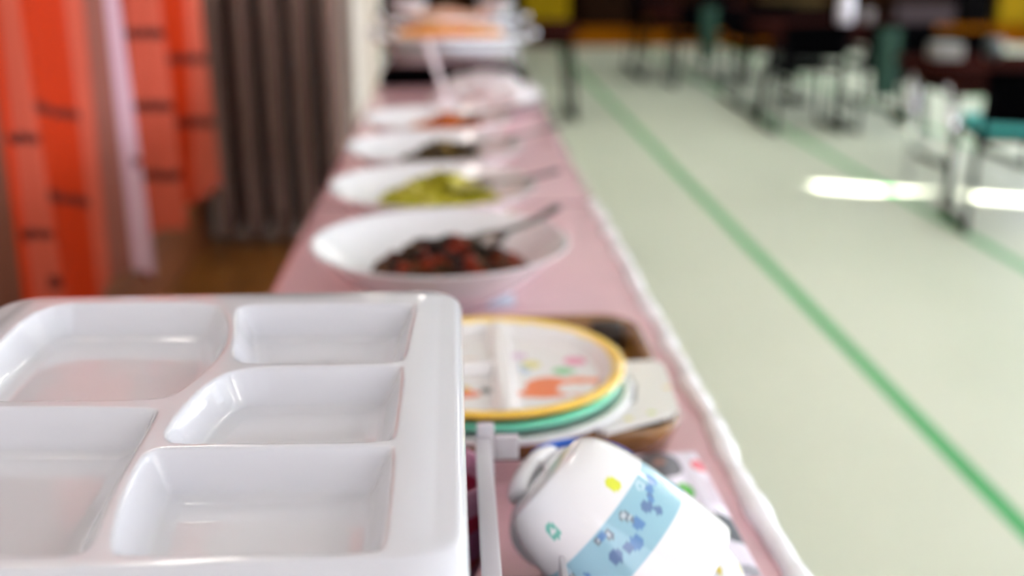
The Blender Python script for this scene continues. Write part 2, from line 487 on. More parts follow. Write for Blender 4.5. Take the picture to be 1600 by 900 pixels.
def sdf(P, X, Y):
    """positive inside"""
    d = np.full(X.shape, 1e9); ins = np.zeros(X.shape, bool)
    n = len(P)
    for i in range(n):
        ax, ay = P[i]; bx_, by_ = P[(i + 1) % n]
        ex, ey = bx_ - ax, by_ - ay
        L2 = ex * ex + ey * ey + 1e-15
        tt = np.clip(((X - ax) * ex + (Y - ay) * ey) / L2, 0, 1)
        d = np.minimum(d, np.hypot(X - ax - tt * ex, Y - ay - tt * ey))
        c = ((ay > Y) != (by_ > Y))
        xi = ax + (Y - ay) * ex / (ey if abs(ey) > 1e-12 else 1e-12)
        ins ^= (c & (X < xi))
    return np.where(ins, d, -d)
# wall profile
ds = np.linspace(0, .03, 301)
def sl(d):
    S = 1.75
    if d < .0016: return S * (d / .0016)
    if d < .0085: return S
    if d < .0110: return S + (.28 - S) * (d - .0085) / .0025
    if d < .0165: return .28
    if d < .0170: return .28 * (1 - (d - .0165) / .0005)
    return 0
zs = np.cumsum([sl(d) for d in ds]) * (ds[1] - ds[0])
DEPTH = float(zs[-1])
def tray_mesh():
    pr = up(709, 620, ZT).x; 
    farY = up(600, 452, ZT).y; nearY = up(600, 873.5, ZT).y
    leftX = up(-2, 480, ZT).x
    polys = {k: chaikin([w2(*p) for p in P], 2) for k, P in comp.items()}
    # rectangular inner patch
    ix0 = min(p[0] for P in polys.values() for p in P) - .004; ix1 = max(p[0] for P in polys.values() for p in P) + .0015
    iy0 = min(p[1] for P in polys.values() for p in P) - .0004; iy1 = max(p[1] for P in polys.values() for p in P) + .003
    st = .00125
    nx = int((ix1 - ix0) / st); ny = int((iy1 - iy0) / st)
    xs = np.linspace(ix0, ix1, nx + 1); ys = np.linspace(iy0, iy1, ny + 1)
    X, Y = np.meshgrid(xs, ys)
    Z = np.zeros_like(X)
    for P in polys.values():
        s = sdf(P, X, Y)
        Z -= np.interp(np.clip(s, 0, .03), ds, zs)
    # ease the boundary rows
    V = [(float(a), float(b), float(c)) for a, b, c in zip(X.ravel(), Y.ravel(), Z.ravel())]
    Fc = [(j * (nx + 1) + i, j * (nx + 1) + i + 1, (j + 1) * (nx + 1) + i + 1, (j + 1) * (nx + 1) + i) for j in range(ny) for i in range(nx)]
    # boundary loop, counter-clockwise from lower left
    loop = [i for i in range(nx)] + [j * (nx + 1) + nx for j in range(ny)] + [ny * (nx + 1) + i for i in range(nx, 0, -1)] + [j * (nx + 1) for j in range(ny, 0, -1)]
    for k in loop: V[k] = (V[k][0], V[k][1], 0.0)
    PX0, PX1, PY0, PY1 = leftX, pr, nearY, farY
    R = .020
    def outline(vx, vy, off_x, off_near, off_far):
        """map an inner boundary vertex to the rounded outer rectangle"""
        u = (vx - ix0) / (ix1 - ix0); v = (vy - iy0) / (iy1 - iy0)
        x0, x1, y0, y1 = PX0 - off_x, PX1 + off_x, PY0 - off_near, PY1 + off_far
        r = R + min(off_x, off_far)
        x = x0 + (x1 - x0) * u; y = y0 + (y1 - y0) * v
        # squash square corner onto arc
        cx = min(max(x, x0 + r), x1 - r); cy = min(max(y, y0 + r), y1 - r)
        dx, dy = x - cx, y - cy
        if dx and dy:
            m_ = max(abs(dx), abs(dy)); l = math.hypot(dx, dy)
            dx, dy = dx / l * m_, dy / l * m_
            return cx + dx, cy + dy
        return x, y
    # rings: (offset x, offset near, offset far, z, z on the near side)
    rings = [(-.012, .0, -.0065, -.0004, 0), (-.009, .0002, -.0045, -.0012, -.0001), (-.006, .0004, -.002, -.0016, -.0004), (0, .001, 0, -.0017, -.0007), (.0015, .003, .0015, -.0020, -.0018), (.0028, .007, .0028, -.0028, -.0040),
             (.0038, .012, .0038, -.0040, -.007), (.0045, .018, .0045, -.0056, -.0105), (.0048, .021, .0048, -.0075, -.0125), (.0050, .0225, .005, -.0115, -.0145), (.0052, .023, .0052, -.0155, -.0155)]
    prev = loop; n = len(loop)
    for ox, on, of, z, zn in rings:
        cur_ = []
        for k in loop:
            vx, vy, _ = V[k]
            x, y = outline(vx, vy, ox, on, of)
            # near weight
            wn = min(1, max(0, (PY0 + .022 - y) / .022)); wn = wn * wn * (3 - 2 * wn)
            cur_.append(len(V)); V.append((x, y, z * (1 - wn) + zn * wn))
        for i in range(n):
            a, b = prev[i], prev[(i + 1) % n]
            Fc.append((a, cur_[i], cur_[(i + 1) % n], b))
        prev = cur_
    me = bpy.data.meshes.new('meal_tray')
    cx, cy = (PX0 + PX1) / 2, (PY0 + PY1) / 2
    me.from_pydata([(a - cx, b - cy, c) for a, b, c in V], [], Fc); me.update()
    bm = bmesh.new(); bm.from_mesh(me); bmesh.ops.recalc_face_normals(bm, faces=bm.faces)
    if sum(f.normal.z for f in list(bm.faces)[:200]) < 0: bmesh.ops.reverse_faces(bm, faces=bm.faces)
    bm.to_mesh(me); bm.free()
    return me, cx, cy
me, tx, ty = tray_mesh()
top = link('meal_tray', me, M_MEL, None, True, (tx, ty, ZT))
md = top.modifiers.new('solid', 'SOLIDIFY'); md.thickness = .0024; md.offset = -1
tag(top, 'white glossy divided meal tray with curved compartments, topmost of its stack', 'tray', 'stacked divided meal trays')
NT = 14
zlow = .7012 + DEPTH + .0024
for i in range(NT):
    c = top.copy(); C.objects.link(c)
    c.location.z = zlow + (ZT - zlow) * i / NT
    tag(c, 'white divided meal tray lower in the stack, under the topmost tray', 'tray', 'stacked divided meal trays')

# ------------------------------------------------------------------ big serving bowls with food
def bowl_prof(R, h):
    out = [(R * .42, 0), (R * .44, .004), (R * .50, .008), (R * .72, h * .42), (R * .90, h * .80), (R * .99, h * .985), (R, h), (R * .985, h + .0015), (R * .955, h * .97)]
    inn = [(R * .84, h * .76), (R * .68, h * .46), (R * .5, h * .22), (R * .3, .013), (R * .1, .0105), (0.0001, .0105)]
    return [(0.0001, .002), (R * .40, .002)] + out + inn
def chunks(n, R, hmax, cols, size, flat=.6, long=1.0, seed=1, z0=.012, bowl=None):
    rnd = random.Random(seed); V = []; Fc = []; cc = []
    for k in range(n):
        a = rnd.uniform(0, 2 * PI); q = math.sqrt(rnd.random()); r = R * q
        top_ = hmax * (1 - q ** 2.2)
        floor_ = z0 + max(0, (r / R - .55)) * .03
        z = floor_ + rnd.uniform(.35, 1) * top_
        s = size * rnd.uniform(.6, 1.25)
        rot = Matrix.Rotation(rnd.uniform(0, 6.3), 3, 'Z') @ Matrix.Rotation(rnd.uniform(-.7, .7), 3, 'X') @ Matrix.Rotation(rnd.uniform(-.5, .5), 3, 'Y')
        b0 = len(V)
        for dz in (-1, 1):
            for j in range(6):
                aa = j * PI / 3; rr = s * rnd.uniform(.75, 1.1)
                p = rot @ Vector((rr * math.cos(aa) * long, rr * math.sin(aa), dz * s * flat * rnd.uniform(.7, 1)))
                V.append((r * math.cos(a) + p.x, r * math.sin(a) + p.y, z + p.z))
        Fc.append(tuple(b0 + j for j in range(5, -1, -1))); Fc.append(tuple(b0 + 6 + j for j in range(6)))
        for j in range(6): Fc.append((b0 + j, b0 + (j + 1) % 6, b0 + 6 + (j + 1) % 6, b0 + 6 + j))
        col = rnd.choice(cols); cc += [col] * 12
    return V, Fc, cc
M_FOOD = mat('moist food', rough=.55, attr=True, spec=.25)
def food(name, loc, label, cat, **k):
    V, Fc, cc = chunks(**k)
    # a mound under the pieces
    R = k['R']; hm = k['hmax']; z0 = k.get('z0', .012)
    b0 = len(V); base = k['cols'][0]
    for i in range(9):
        q = i / 8
        for j in range(28):
            a = 2 * PI * j / 28; wob_ = 1 + .06 * math.sin(3 * a + i)
            V.append((R * q * math.cos(a) * wob_, R * q * math.sin(a) * wob_, z0 + max(0, q - .55) * .03 + hm * .8 * (1 - q ** 2.2)))
            cc.append(base)
    for i in range(8):
        for j in range(28): Fc.append((b0 + i * 28 + j, b0 + i * 28 + (j + 1) % 28, b0 + (i + 1) * 28 + (j + 1) % 28, b0 + (i + 1) * 28 + j))
    o = pyd(name, V, Fc, M_FOOD, None, False, loc)
    ca = o.data.color_attributes.new('Col', 'FLOAT_COLOR', 'POINT')
    buf = np.ones((len(V), 4), dtype=np.float32)
    for i, c in enumerate(cc): buf[i, :3] = lin(c)
    ca.data.foreach_set('color', buf.ravel())
    return tag(o, label, cat, None, 'stuff')

def spoon(loc, rz, tilt, L, label, group='serving spoons in the big bowls', m=None):
    m = m or mat('dull dark steel', (104, 100, 98), rough=.35, metal=1)
    t = empty('serving_spoon', loc, label, 'spoon', group, rz)
    ct, st_ = math.cos(tilt), math.sin(tilt)
    def fh(u, v):
        s = .05 + (L - .05) * u; w = .0045 + .004 * u + (.004 if u < .05 else 0); z = s * st_ - .004 * math.sin(u * PI)
        return (s * ct, (v - .5) * 2 * w, z + .002 * math.cos((v - .5) * PI))
    o = gridmesh('handle', fh, 20, 6, m, t); solid(o, .0022, 0)
    def fb(u, v):
        a = 2 * PI * u; r = v
        x = .037 * r * math.cos(a) + .022; y = .026 * r * math.sin(a)
        return (x * ct, y, x * st_ - .010 * (1 - r * r))
    o = gridmesh('spoon_bowl', fb, 32, 6, m, t); solid(o, .0015, 0)
    return t

HB = .068
bowls = [
 (up(681, 372, .768), .1465, 'large round white serving bowl holding dark stewed vegetables, nearest of the row', ),
 (None, .144, 'white serving bowl of yellow green cabbage, second from the front'),
 (None, .146, 'white serving bowl holding a dark olive brown dish, between cabbage and carrot bowls'),
 (None, .144, 'white serving bowl of shredded orange carrot, farthest of the four bowls'),
]
Ys = [1.19, 1.487, 1.785, 2.082]; pxs = [681, 671, 674, 681]
BC = []
for (p, R, lab), y, px in zip(bowls, Ys, pxs):
    Zc = y * math.cos(PITCH) + (CAMZ - .768) * math.sin(PITCH)
    x = (px - 705) * Zc / F
    o = lathe('serving_bowl', densify(smooth_prof(bowl_prof(R, HB)), .004), M_POT, None, 96, loc=(x, y, .7005))
    tag(o, lab, 'bowl', 'white serving bowls in a row'); BC.append((x, y))
HZ = .7005
K = dict(z0=.018)
food('stewed_vegetables', (BC[0][0] + .012, BC[0][1] - .005, HZ), 'dark stewed vegetables with red orange pieces heaped in the nearest bowl', 'food', n=560, R=.086, hmax=.052,
     cols=[(36, 20, 12), (44, 26, 14), (30, 20, 16), (136, 44, 12), (120, 34, 10), (80, 46, 14), (40, 36, 12), (84, 26, 12)], size=.0072, seed=3, **K)
food('boiled_cabbage', (BC[1][0] + .012, BC[1][1], HZ), 'yellow green cabbage heaped in the second bowl', 'food', n=380, R=.088, hmax=.062,
     cols=[(178, 170, 40), (196, 188, 62), (160, 156, 30), (210, 200, 100), (150, 140, 30)], size=.011, flat=.3, long=1.5, seed=5, **K)
food('simmered_greens', (BC[2][0] + .014, BC[2][1], HZ), 'dark olive brown simmered food in the third bowl', 'food', n=260, R=.075, hmax=.054,
     cols=[(84, 62, 18), (64, 48, 16), (110, 88, 30), (50, 36, 14)], size=.010, flat=.4, long=1.4, seed=8, **K)
food('shredded_carrot', (BC[3][0] + .016, BC[3][1], HZ), 'bright orange shredded carrot in the farthest bowl', 'food', n=320, R=.078, hmax=.056,
     cols=[(206, 104, 8), (216, 122, 16), (190, 90, 8), (180, 100, 14)], size=.008, flat=.25, long=2.2, seed=9, **K)
spoon((BC[0][0] + .025, BC[0][1] + .0, .757), math.radians(30), math.radians(14), .135, 'steel serving spoon stuck in the dark stewed vegetables')
spoon((BC[1][0] + .03, BC[1][1] - .02, .768), math.radians(12), math.radians(6), .15, 'steel serving spoon resting on the yellow green cabbage')
spoon((BC[2][0] + .03, BC[2][1] + .01, .762), math.radians(14), math.radians(9), .20, 'steel serving spoon in the olive brown dish')
spoon((BC[3][0] + .03, BC[3][1] + .01, .762), math.radians(20), math.radians(9), .20, 'steel serving spoon in the shredded carrot')

# small pale card lying in front of the nearest bowl
c = up(765, 466, .7015)
o = box('paper_card', -.028, .028, -.03, .03, 0, .0012, mat('pale card', (214, 220, 232), rough=.5), None); o.location = (c.x, c.y, .7012)
tag(o, 'small pale blue white card lying in front of the nearest bowl', 'card')

# crumpled white film over a dish of pink food
t = empty('covered_platter', (.075, 2.62, .7005), 'white oval platter of pink food under crumpled clear film, behind the carrot bowl', 'platter')
lathe('platter', smooth_prof([(.0001, .002), (.07, .002), (.085, .006), (.13, .028), (.128, .031), (.08, .012), (.0001, .01)]), M_POT, t, 64, sx=1.0, sy=1.5)
def film(u, v):
    a = 2 * PI * u; r = .134 * v
    x = r * math.cos(a); y = r * math.sin(a) * 1.5
    h = .046 * (1 - v ** 2.5) + .006 * math.sin(a * 7 + v * 9) * v + .008 * math.sin(x * 90 + 3 * math.sin(y * 40)) + .006 * math.sin(y * 75 + x * 50)
    return (x, y, .032 + h * (1 if v < 1 else .5))
lathe('pink_food', [(.0001, .055), (.05, .05), (.09, .032), (.1, .014)], mat('pink food', (222, 150, 140), rough=.5, bump=.5, bscale=60), t, 40, sy=1.45)
gridmesh('film', film, 90, 26, mat('crumpled film', (236, 232, 236), rough=.4, coat=.2, trans=.3, ior=1.2, alpha=.8), t)
spoon((.0, 2.36, .715), math.radians(128), math.radians(62), .19, 'pale serving ladle standing up at the left beside the wrapped platter', None, mat('pale plastic', (216, 200, 204), rough=.35))['category'] = 'ladle'

# ------------------------------------------------------------------ steel chafing dishes at the far end
def chafer(loc, w, d, h, label, foodcol, foodname, s_black=True):
    t = empty('chafing_dish', loc, label, 'serving dish', 'steel serving dishes at the far end of the table')
    bm = bmesh.new(); bx(bm, -w / 2, w / 2, -d / 2, d / 2, 0.0, .035, .006); bmo('base', bm, M_BLACK, t)
    for sx in (-1, 1):
        for sy in (-1, 1): tube('leg', [(sx * (w / 2 - .02), sy * (d / 2 - .02), .035), (sx * (w / 2 - .03), sy * (d / 2 - .03), h * .8)], .006, M_STEEL, t)
    bm = bmesh.new(); bx(bm, -w / 2 + .03, w / 2 - .03, -d / 2 + .02, d / 2 - .02, .05, h - .012, .012); bmo('pan', bm, M_STEEL, t, True)
    bm = bmesh.new()
    for a in ((-w / 2, w / 2, -d / 2, -d / 2 + .02), (-w / 2, w / 2, d / 2 - .02, d / 2), (-w / 2, -w / 2 + .03, -d / 2 + .02, d / 2 - .02), (w / 2 - .03, w / 2, -d / 2 + .02, d / 2 - .02)):
        bx(bm, *a, h - .014, h, .003)
    bmo('rim', bm, M_CHROME, t, True)
    for s in (-1, 1):
        tube('handle', [(s * w / 2, -.05, h - .01), (s * (w / 2 + .025), -.05, h), (s * (w / 2 + .035), 0, h + .005), (s * (w / 2 + .025), .05, h), (s * w / 2, .05, h - .01)], .008, M_CHROME, t)
    f = food(foodname, (loc[0] - .01, loc[1], loc[2] + h - .022), foodcol[1], 'food', n=260, R=min(w, d) / 2 - .02, hmax=.035, cols=foodcol[0], size=.014, seed=len(label), z0=.004)
    f.scale.x = 1.25
    return t
chafer((.0, 3.2, .7005), .41, .27, .135, 'nearer steel chafing dish on a black base at the far end of the table',
       ([(236, 150, 40), (240, 168, 60), (226, 128, 30), (246, 196, 120)], 'golden orange food heaped in the nearer chafing dish'), 'fried_food')
chafer((.0, 3.49, .7005), .40, .24, .16, 'steel chafing dish farther back at the end of the table',
       ([(224, 180, 156), (232, 196, 170), (210, 150, 120)], 'pale pinkish beige food heaped in the farther chafing dish'), 'sliced_food')
o = lathe('small_bowl', smooth_prof([(.0001, .0), (.03, .0), (.055, .03), (.06, .05), (.057, .05), (.03, .01), (.0001, .006)]), M_POT, None, 40, loc=(-.135, 3.50, .8615))
tag(o, 'small white bowl set on the left end of the farther chafing dish', 'bowl')
# heap of bright orange slices on the right end
o = lathe('small_bowl', smooth_prof([(.0001, .0), (.03, .0), (.055, .03), (.06, .045), (.057, .045), (.03, .01), (.0001, .006)]), M_POT, None, 40, loc=(.135, 3.50, .8615))
tag(o, 'small white bowl of orange garnish on the right end of the farther chafing dish', 'bowl')
food('orange_garnish', (.135, 3.50, .872), 'bright orange garnish in the right hand small white bowl', 'food', n=60, R=.04, hmax=.04, cols=[(226, 90, 24), (236, 110, 40)], size=.01, seed=4, z0=.0)

# ------------------------------------------------------------------ brown serving tray and children's plates
t = empty('serving_tray', (.030, .905, .7005), 'brown lacquered serving tray with cut-out handles under the pile of plates', 'tray')
def rr(hx, hy, r, n=8):
    P = []
    for cx, cy, a0 in ((hx - r, hy - r, 0), (-hx + r, hy - r, 90), (-hx + r, -hy + r, 180), (hx - r, -hy + r, 270)):
        for k in range(n + 1):
            a = math.radians(a0 + 90 * k / n); P.append((cx + r * math.cos(a), cy + r * math.sin(a)))
    return P
def rings_mesh(name, rings, m, parent, cap0=True, cap1=True):
    V = []; Fc = []; n = len(rings[0])
    for R_ in rings: V += R_
    for i in range(len(rings) - 1):
        for j in range(n): Fc.append((i * n + j, i * n + (j + 1) % n, (i + 1) * n + (j + 1) % n, (i + 1) * n + j))
    if cap0: Fc.append(tuple(range(n))[::-1])
    if cap1: Fc.append(tuple((len(rings) - 1) * n + j for j in range(n)))
    return pyd(name, V, Fc, m, parent)
def ringz(hx, hy, r, z): return [(x, y, z) for x, y in rr(hx, hy, r)]
HX, HY = .150, .140
rings_mesh('tray_body', [ringz(HX - .014, HY - .014, .03, 0), ringz(HX - .008, HY - .008, .034, .001), ringz(HX - .002, HY - .002, .038, .02), ringz(HX, HY, .04, .026), ringz(HX - .003, HY - .003, .038, .028),
                         ringz(HX - .007, HY - .007, .035, .025), ringz(HX - .012, HY - .012, .03, .006), ringz(HX - .016, HY - .016, .028, .004)], M_BROWNTRAY, t)
for s in (-1, 1):
    hp = [(x + .118, y - .0 + s * .106, .0285) for x, y in rr(.016, .013, .012)]
    # handle recesses: dark slots in raised corner tabs
    b0 = rings_mesh('handle_slot', [[(x, y, .006) for x, y, z in hp], [(x, y, .0282) for x, y, z in hp]], mat('dark slot', (40, 24, 12), rough=.6), t)

def kid_plate_h(x, y, R, floor_z, rim_z, div):
    r = math.hypot(x, y) / R
    if r > .80: z = floor_z + (rim_z - floor_z) * min(1, ((r - .80) / .12)) ** .8
    else: z = floor_z
    if r > .92: z = rim_z + .0012 * math.sin((r - .92) / .08 * PI)
    if div:
        dh = 0
        d = abs(x - .009)
        dh = max(dh, (rim_z - floor_z) * .93 * min(1, max(0, (.0105 - d) / .004)))
        if x < .009:
            d = abs(y - .004); dh = max(dh, (rim_z - floor_z) * .8 * min(1, max(0, (.008 - d) / .004)))
        if r <= .9: z = max(z, floor_z + dh)
    return z
def kid_plate(name, c, R, rim, colf, label, div=True, h=.02, n=150, sx=1.0):
    V = []; Fc = []; nr = 90
    for i in range(nr + 1):
        r = R * i / nr
        for j in range(n):
            a = 2 * PI * j / n; x, y = r * math.cos(a), r * math.sin(a)
            V.append((x * sx, y, kid_plate_h(x, y, R, .003, h, div)))
    for i in range(nr):
        for j in range(n): Fc.append((i * n + j, i * n + (j + 1) % n, (i + 1) * n + (j + 1) % n, (i + 1) * n + j))
    # underside
    for r, z in ((R * 1.0, h - .003), (R * .95, h - .005), (R * .8, 0), (R * .01, 0)):
        b0 = len(V) - n
        for j in range(n): a = 2 * PI * j / n; V.append((r * math.cos(a) * sx, r * math.sin(a), z))
        b1 = len(V) - n
        for j in range(n): Fc.append((b0 + j, b0 + (j + 1) % n, b1 + (j + 1) % n, b1 + j))
    o = pyd(name, V, Fc, M_PAINT, None, True, c)
    paint(o, colf); return tag(o, label, 'plate', 'children\'s plates piled on the brown tray')
WH = (238, 234, 232)
def blob(x, y, cx, cy, rx, ry): return ((x - cx) / rx) ** 2 + ((y - cy) / ry) ** 2 < 1
def ycol(c):
    r = math.hypot(c.x, c.y) / .11
    if c.z < .0166 and r > .93: return (246, 200, 60)
    if r > .915: return (248, 204, 74)
    if r > .90: return (250, 226, 150)
    x, y = c.x, c.y
    if r < .82 and c.z < .006:
        if blob(x, y, .070, -.034, .019, .012): return (246, 240, 236)
        if blob(x, y, .046, -.028, .020, .019) or blob(x, y, .040, -.042, .022, .009): return (238, 112, 22)
        if blob(x, y, .074, -.030, .024, .020): return (240, 128, 62)
        if blob(x, y, .060, .004, .010, .007): return (120, 196, 130)
        if blob(x, y, .072, .026, .010, .009): return (238, 140, 176)
        if blob(x, y, .034, .020, .008, .008): return (224, 214, 120)
        if blob(x, y, .028, .012, .005, .014): return (190, 206, 226)
        if blob(x, y, .024, .040, .008, .007): return (220, 186, 214)
        if blob(x, y, -.022, -.040, .012, .008): return (232, 108, 28)
        if blob(x, y, -.026, -.030, .008, .006): return (220, 190, 30)
        if blob(x, y, -.006, -.034, .004, .006): return (60, 60, 60)
        if blob(x, y, -.018, .028, .010, .008): return (244, 196, 160)
    return WH
px_, py_ = .028, .838
# white plate with a tab carrying a grey mark, under the green one
PZ = .7291
t0 = kid_plate('childs_plate', (px_ + .004, py_ - .002, PZ), .112, .02, lambda c: (226, 226, 226), 'plain white round plate at the bottom of the plate pile', div=False, h=.012)
t1 = kid_plate('childs_plate', (px_, py_, PZ + .0085), .106, .02, lambda c: (122, 232, 194), 'mint green round plate between the white and the yellow rimmed plates', div=False, h=.012)
t2 = kid_plate('childs_plate', (px_, py_, PZ + .0165), .110, .02, ycol, 'white divided child\'s plate with yellow rim and orange animal print, on top of the pile', div=True, h=.0155)
# white tag board sticking out from the pile
a, b, c_, d_ = up(930, 566, .7335), up(1036, 562, .7335), up(1062, 642, .7335), up(935, 676, .7335)
bm = bmesh.new()
vs = [bm.verts.new((p.x, p.y, zz)) for zz in (.7296, .7335) for p in (a, b, c_, d_)]
# this piece is a slab; keep it clear of the round plate by tucking its left part beside it
for q in ((0, 1, 2, 3), (4, 5, 6, 7), (0, 1, 5, 4), (1, 2, 6, 5), (2, 3, 7, 6), (3, 0, 4, 7)): bm.faces.new([vs[i] for i in q])
bmesh.ops.bevel(bm, geom=[e for e in bm.edges if abs(e.verts[0].co.z - e.verts[1].co.z) > .002], offset=.006, segments=4, affect='EDGES')
brd = bmo('plastic_board', bm, mat('white board', (232, 229, 222), rough=.35, coat=.3))
tag(brd, 'flat white board with a small grey mark sticking out right of the plate pile', 'board')
def decal(parent, pts, z, th, col, name, lab=None):
    bm = bmesh.new()
    V0 = [bm.verts.new((p[0], p[1], z)) for p in pts]; V1 = [bm.verts.new((p[0], p[1], z + th)) for p in pts]
    n = len(pts); bm.faces.new(V0[::-1]); bm.faces.new(V1)
    for i in range(n): bm.faces.new((V0[i], V0[(i + 1) % n], V1[(i + 1) % n], V1[i]))
    o = bmo(name, bm, mat('ink %d %d %d' % col, col, rough=.5), parent)
    if lab: o['label'] = lab
    return o
def stroke(p, q, w):
    p, q = Vector(p), Vector(q); d = (q - p).normalized(); nn = Vector((-d.y, d.x)) * w
    return [(p - nn)[:], (q - nn)[:], (q + nn)[:], (p + nn)[:]]
def bp2(px, py): p = up(px, py, .7337); return (p.x, p.y)
for i, (p, q) in enumerate([((968, 592), (988, 590)), ((987, 591), (972, 628)), ((992, 600), (990, 627)), ((966, 628), (990, 627))]):
    decal(brd, stroke(bp2(*p), bp2(*q), .0016), .7336, .0003, (120, 122, 118), 'printed_mark', 'grey printed mark')
for (p, cc_) in (((982, 654), (226, 214, 96)), ((1018, 645), (200, 214, 110)), ((1042, 605), (240, 214, 150))):
    x, y = bp2(*p); decal(brd, [(x + .0035 * math.cos(k), y + .0025 * math.sin(k)) for k in np.linspace(0, 2 * PI, 9)[:-1]], .7336, .0003, cc_, 'printed_dot')

# ------------------------------------------------------------------ cups
def cup_prof(R, L, rb):
    return [(.0001, 0), (R * rb * .7, 0), (R * rb * .92, .0015), (R * (rb + .1), .012), (R * (rb + .2) if rb < .75 else R * .97, L * .35), (R * .985, L * .7), (R, L), (R - .0015, L + .001), (R - .003, L),
            (R * .95, L * .7), (R * .86, L * .35), (R * (rb + .02), .012), (.0001, .005)]
def cup(loc, axis, R, L, colf, label, group='children\'s cups heaped by the tray', spin=0, hdir=None, handle=None, rb=.7, hcol=(242, 240, 240), m=None):
    t = empty('childs_cup', loc, label, 'cup', group)
    q = Vector((0, 0, 1)).rotation_difference(Vector(axis)) @ Matrix.Rotation(spin, 3, 'Z').to_quaternion()
    if hdir is not None:
        q0 = Vector((0, 0, 1)).rotation_difference(Vector(axis)); l_ = q0.inverted() @ Vector(hdir)
        q = q0 @ Matrix.Rotation(math.atan2(l_.y, l_.x), 3, 'Z').to_quaternion()
    t.rotation_mode = 'QUATERNION'; t.rotation_quaternion = q
    o = lathe('cup_body', densify(smooth_prof(cup_prof(R, L, rb)), .0012), m or M_PAINT, t, 180)
    if not m: paint(o, colf)
    if handle:
        z0, z1, out = handle
        pts = [(R * .93, 0, z0)] + [(R * .96 + out * math.sin(k * PI / 8), 0, z0 + (z1 - z0) * (1 - math.cos(k * PI / 8)) / 2) for k in range(1, 8)] + [(R * .96, 0, z1)]
        V, Fc = tube_v(pts, .0052, 12)
        V = [Vector((v.x, v.y * 1.7, v.z)) for v in V]
        pyd('handle', V, Fc, mat('cup handle %d' % hcol[0], hcol, rough=.3, coat=.8), t)
    return t
Rw = .045; Lw = .094
def acol(c):
    z = c.z; a = math.degrees(math.atan2(c.y, c.x)) % 360
    r = math.hypot(c.x, c.y)
    if r < Rw * .80 and z > .02: return (240, 238, 238)
    if .034 < z < .062:
        k = hsh(int(a / 9), int(z / .004))
        base = (150, 194, 208)
        for i in range(64):
            ca, cz, rr_ = hsh(i, 1) * 360, .036 + hsh(i, 2) * .019, .0018 + .0022 * hsh(i, 3)
            da = (a - ca + 180) % 360 - 180
            dd = math.hypot(math.radians(da) * Rw, z - cz)
            if dd < rr_:
                kind = i % 4
                if kind == 0: return (96, 124, 166)
                if kind == 1: return (196, 220, 228) if dd > rr_ * .5 else base
                if kind == 2: return (120, 134, 146) if dd > rr_ * .45 else (200, 210, 214)
                return (96, 140, 190)
        return base
    for ca, cz, rr_, cc, hole in DOTS:
        da = (a - ca + 180) % 360 - 180
        dd = math.hypot(math.radians(da) * Rw, z - cz)
        if dd < rr_ and not (hole and dd < rr_ * .4): return cc
    return (240, 237, 235)
DOTS = [(k * 60 + 10, .026 if k % 2 else .018, .0045, ((222, 226, 60), (120, 200, 180), (232, 200, 210))[k % 3], k % 3 == 1) for k in range(6)]
ax = Vector((.70, -.25, -.57)).normalized()
base_px = up(852, 744, .810)
cup((base_px.x, base_px.y, .810), ax, Rw, Lw, acol, 'white child\'s cup with a light blue patterned band and coloured dots, tipped over', rb=.72)
# blue cup standing behind it
p = up(905, 712, .775)
cup((p.x + .002, p.y - .002, .7012), (0, .0, 1), .036, .070, lambda c: (30, 96, 196), 'bright blue cup standing behind the tipped banded cup', rb=.7)
# pink cup left of the clear container
def pcol(c):
    z = c.z
    if z > .062: return (246, 176, 206)
    if z > .050: return (222, 60, 96)
    if z > .03: return (214, 120, 172)
    if z > .022: return (206, 70, 84)
    return (214, 96, 140)
cup((-.018, .607, .7012), (0, 0, 1), .038, .078, pcol, 'pink cup with red bands squeezed between tray stack and clear container', rb=.7)
# second white cup low at the right
def bcol(c):
    a = math.degrees(math.atan2(c.y, c.x)) % 360; z = c.z
    for i in range(22):
        ca, cz = hsh(i, 5) * 360, .006 + hsh(i, 6) * .05
        da = (a - ca + 180) % 360 - 180
        if math.hypot(math.radians(da) * .034, (z - cz) * .7) < .0028: return [(214, 196, 60), (240, 140, 190), (120, 190, 120), (222, 200, 90)][i % 4]
    return (240, 238, 238)
p = up(1052, 866, .735)
cup((p.x + .014, p.y - .058, .7325), Vector((-.25, .95, .0)), .030, .062, bcol, 'white child\'s cup with small yellow and pink dots lying below the banded cup', rb=.75)
p = up(842, 742, .775)
hd = Vector((-.75, .15, .6)); ax2 = Vector((.45, .75, .2)).normalized()
cup(Vector((p.x, p.y, .775)) - ax2 * .045 - hd * .026, ax2, .028, .062, lambda c: (244, 243, 243), 'plain white cup with its handle up, between the clear container and the banded cup', handle=(.018, .060, .006), hdir=hd, rb=.8)

# clear upright container
t = empty('clear_container', (.034, .53, .7010), 'frosted clear plastic container standing between the tray stack and the banded cup', 'container')
hx0, hx1, hy0, hy1, H = -.0215, .020, -.085, .075, .098
bm = bmesh.new(); bx(bm, hx0, hx0 + .003, hy0, hy1, 0, H, .001); bmo('side_panel', bm, M_FROST, t, True)
bm = bmesh.new(); bx(bm, hx1 - .003, hx1, hy0, hy1, 0, H - .012, .001); bmo('side_panel', bm, M_FROST, t, True)
bm = bmesh.new(); bx(bm, hx0 + .003, hx1 - .003, hy1 - .003, hy1, 0, H - .012, .001); bx(bm, hx0 + .003, hx1 - .003, hy0, hy0 + .003, 0, H - .03, .001); bx(bm, hx0, hx1, hy0, hy1, 0, .003); bmo('end_panel', bm, M_CLEAR, t, True)
bm = bmesh.new(); bx(bm, hx0 - .003, hx0 + .007, hy0, hy1 + .002, H, H + .004, .0015); bmo('rim', bm, M_FROST, t, True)
